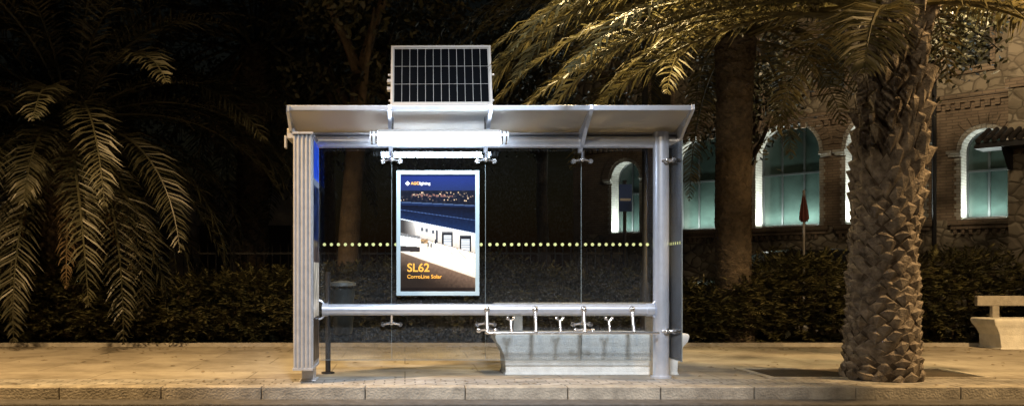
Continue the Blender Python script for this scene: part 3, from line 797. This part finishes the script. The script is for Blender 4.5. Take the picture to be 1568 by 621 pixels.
for i,(c,r,s,sp_) in enumerate(wins):
    L=bpy.data.lights.new('sill_uplight','AREA'); L.shape='RECTANGLE'; L.size=r*1.7; L.size_y=.10; L.energy=105*r; L.color=(.90,1.0,.93)
    o=bpy.data.objects.new('sill_uplight',L); sc.collection.objects.link(o); o.parent=bu; o.location=(c,.13,s+.05); o.rotation_euler=(math.radians(180),0,0)
    fx=MB(); fx.box(c-r*.87,c+r*.87,.075,.185,s+.003,s+.045); fx.obj('uplight_housing',M_alu2,bu)
lb=empty('park_pavilion'); mb=MB()
mb.box(-13,-2.5,26,30,0,3.6,0)
for c in (-11,-9.2,-7.4,-5.6,-3.8): mb.box(c-.45,c+.45,25.95,25.998,.2,2.5,1); mb.box(c-.55,c+.55,25.93,25.997,2.502,2.65,0)
mb.box(-13.2,-2.3,25.8,30.2,3.602,3.8,0)
mb.obj('walls_and_doors',[mat('plaster',(.32,.28,.22),.9,noise_s=2,var=.2),M_dark],lb)

# ---------------------------------------------------------------- parked car, parasol, sign behind the hedge
ca=empty('parked_car'); X0=7.75; Yc=17.6
prof=[(-2.1,.35),(-2.12,.62),(-2.02,.82),(-1.2,.95),(-.62,1.42),(-.3,1.5),(.5,1.52),(1.0,1.46),(1.62,1.02),(2.05,.94),(2.12,.7),(2.1,.35)]
vs=[];fs=[];n=len(prof)
for (yy,ins,zk) in ((-.86,.05,.9),(-.80,.0,1),(.80,.0,1),(.86,.05,.9)):
    for (a,z) in prof:
        k=max(0,z-.95)*.35; y2=yy*(1-k/.86*.6); vs.append((a*(1-ins*.3),y2,z-(.02 if ins else 0)))
for j in range(3):
    for i in range(n): fs.append((j*n+i,j*n+(i+1)%n,(j+1)*n+(i+1)%n,(j+1)*n+i))
fs.append(tuple(reversed(range(n)))); fs.append(tuple(range(3*n,4*n)))
mb=MB(); mb.add(vs,fs,0); mb.obj('body',mat('car_paint',(.015,.016,.02),.25,.3),ca,smooth=True,auto=True)
mb=MB()
for s in(-1,1):
    yb=s*.80
    mb.add([(-1.0,yb+s*.05,1.0),(-.58,yb-s*.0,1.36),(.18,yb-s*.01,1.42),(.18,yb+s*.05,1.0)],[(0,1,2,3)],0)
    mb.add([(.26,yb+s*.05,1.0),(.26,yb-s*.01,1.42),(.92,yb-s*.0,1.38),(1.38,yb+s*.05,1.02)],[(0,1,2,3)],0)
mb.obj('windows',mat('car_glass',(.01,.01,.012),.08),ca)
mb=MB()
for a in(-1.35,1.35):
    for s in(-1,1): mb.tube([(a,s*.70,.32),(a,s*.88,.32)],.32,24,0); mb.tube([(a,s*.881,.32),(a,s*.89,.32)],.2,16,1)
mb.obj('wheels',[M_dark,M_alu2],ca,smooth=True,auto=True)
ca.location=(X0,Yc,.03)
e=empty('closed_parasol'); mb=MB(); x,y=7.33,16.2
mb.tube([(x,y,0),(x,y,2.60)],.022,8,1); mb.tube([(x,y,.03),(x,y,.1)],.25,16,1)
n=14; prof=[(2.02,.06),(2.08,.09),(2.22,.075),(2.4,.045),(2.56,.015)]
vs=[];fs=[]
for (z,r) in prof:
    for k in range(n): rr=r*(1 if k%2 else .62); vs.append((x+rr*math.cos(2*pi*k/n),y+rr*math.sin(2*pi*k/n),z))
for i in range(len(prof)-1):
    for k in range(n): fs.append((i*n+k,i*n+(k+1)%n,(i+1)*n+(k+1)%n,(i+1)*n+k))
mb.add(vs,fs,0); mb.obj('canopy_and_pole',[mat('red_cloth',(.16,.055,.05),.8),M_alu2],e)
e=empty('traffic_sign'); mb=MB(); x,y=3.74,15.0
mb.tube([(x,y,0),(x,y,2.65)],.03,10,1); mb.box(x-.11,x+.11,y-.05,y-.035,2.12,2.58,0); mb.box(x-.09,x+.09,y-.053,y-.0505,2.3,2.34,2)
mb.obj('plate_and_pole',[mat('sign_blue',(.02,.07,.28),.4),M_dark,M_housing],e,bevel=.003)

# ---------------------------------------------------------------- street lamps, added fill lamps + faint moonlight
def street_lamp(base,head,power,col,aim,cone=150,blend=.6,soft=.12):
    e=empty('street_lamp'); mb=MB(); b_=Vector(base); h=Vector(head)
    mb.tube([b_,b_+Vector((0,0,.9)),b_+Vector((0,0,.95)),Vector((b_.x,b_.y,h.z-.1))],[.075,.07,.045,.04],14)
    top=Vector((b_.x,b_.y,h.z-.1)); mb.tube([top,top.lerp(h,.5)+Vector((0,0,.15)),h+Vector((0,0,.12))],[.04,.035,.03],10)
    mb.sphere(h+Vector((0,0,.12+soft*.9)),.22,14,8,0,(1.4,1.4,.45))
    mb.obj('pole_and_head',M_dark,e,smooth=True)
    L=bpy.data.lights.new('lamp','SPOT'); L.energy=power; L.color=col; L.spot_size=math.radians(cone); L.spot_blend=blend; L.shadow_soft_size=soft
    o=bpy.data.objects.new('lamp',L); sc.collection.objects.link(o); o.location=h-Vector((0,0,.05)); o.parent=e
    o.rotation_euler=(Vector(aim)-Vector(head)).to_track_quat('-Z','Y').to_euler()
SO=(1.0,.63,.27)
street_lamp((-7.5,7.4,0),(-4.2,6.8,6.4),3900,SO,(-3.2,9.3,0),92,.85)
street_lamp((10.6,7.6,0),(8.2,6.8,6.2),3500,SO,(6.7,9.5,0),100,.85)
street_lamp((-3.0,-6,0),(-2.5,-4,8.6),1900,(1.0,.78,.50),(6.4,10.5,1.0),50,.9)  # added warm fill from the front for fronds and palm trunk
street_lamp((1.2,-4.5,0),(1.2,-1.8,8.6),7400,(.84,.91,1.0),(.95,8.9,.55),27,.8,.75)  # added cool fill spot for shelter and bench, where the tube is too weak
street_lamp((12.4,14.5,0),(9.8,15.2,6.9),1100,(1.0,.74,.44),(10.2,22,2.5),130)  # added unseen fill lamp that brightens the building front
street_lamp((3.43,12.6,0),(2.4,10.4,5.7),1500,(1.0,.74,.36),(2.5,9.0,2.6),118,.6)
sun=bpy.data.lights.new('sun','SUN'); sun.energy=.012; sun.angle=math.radians(.5); sun.color=(.8,.85,1)
so=bpy.data.objects.new('sun',sun); sc.collection.objects.link(so); so.rotation_euler=(math.radians(55),0,math.radians(-20))
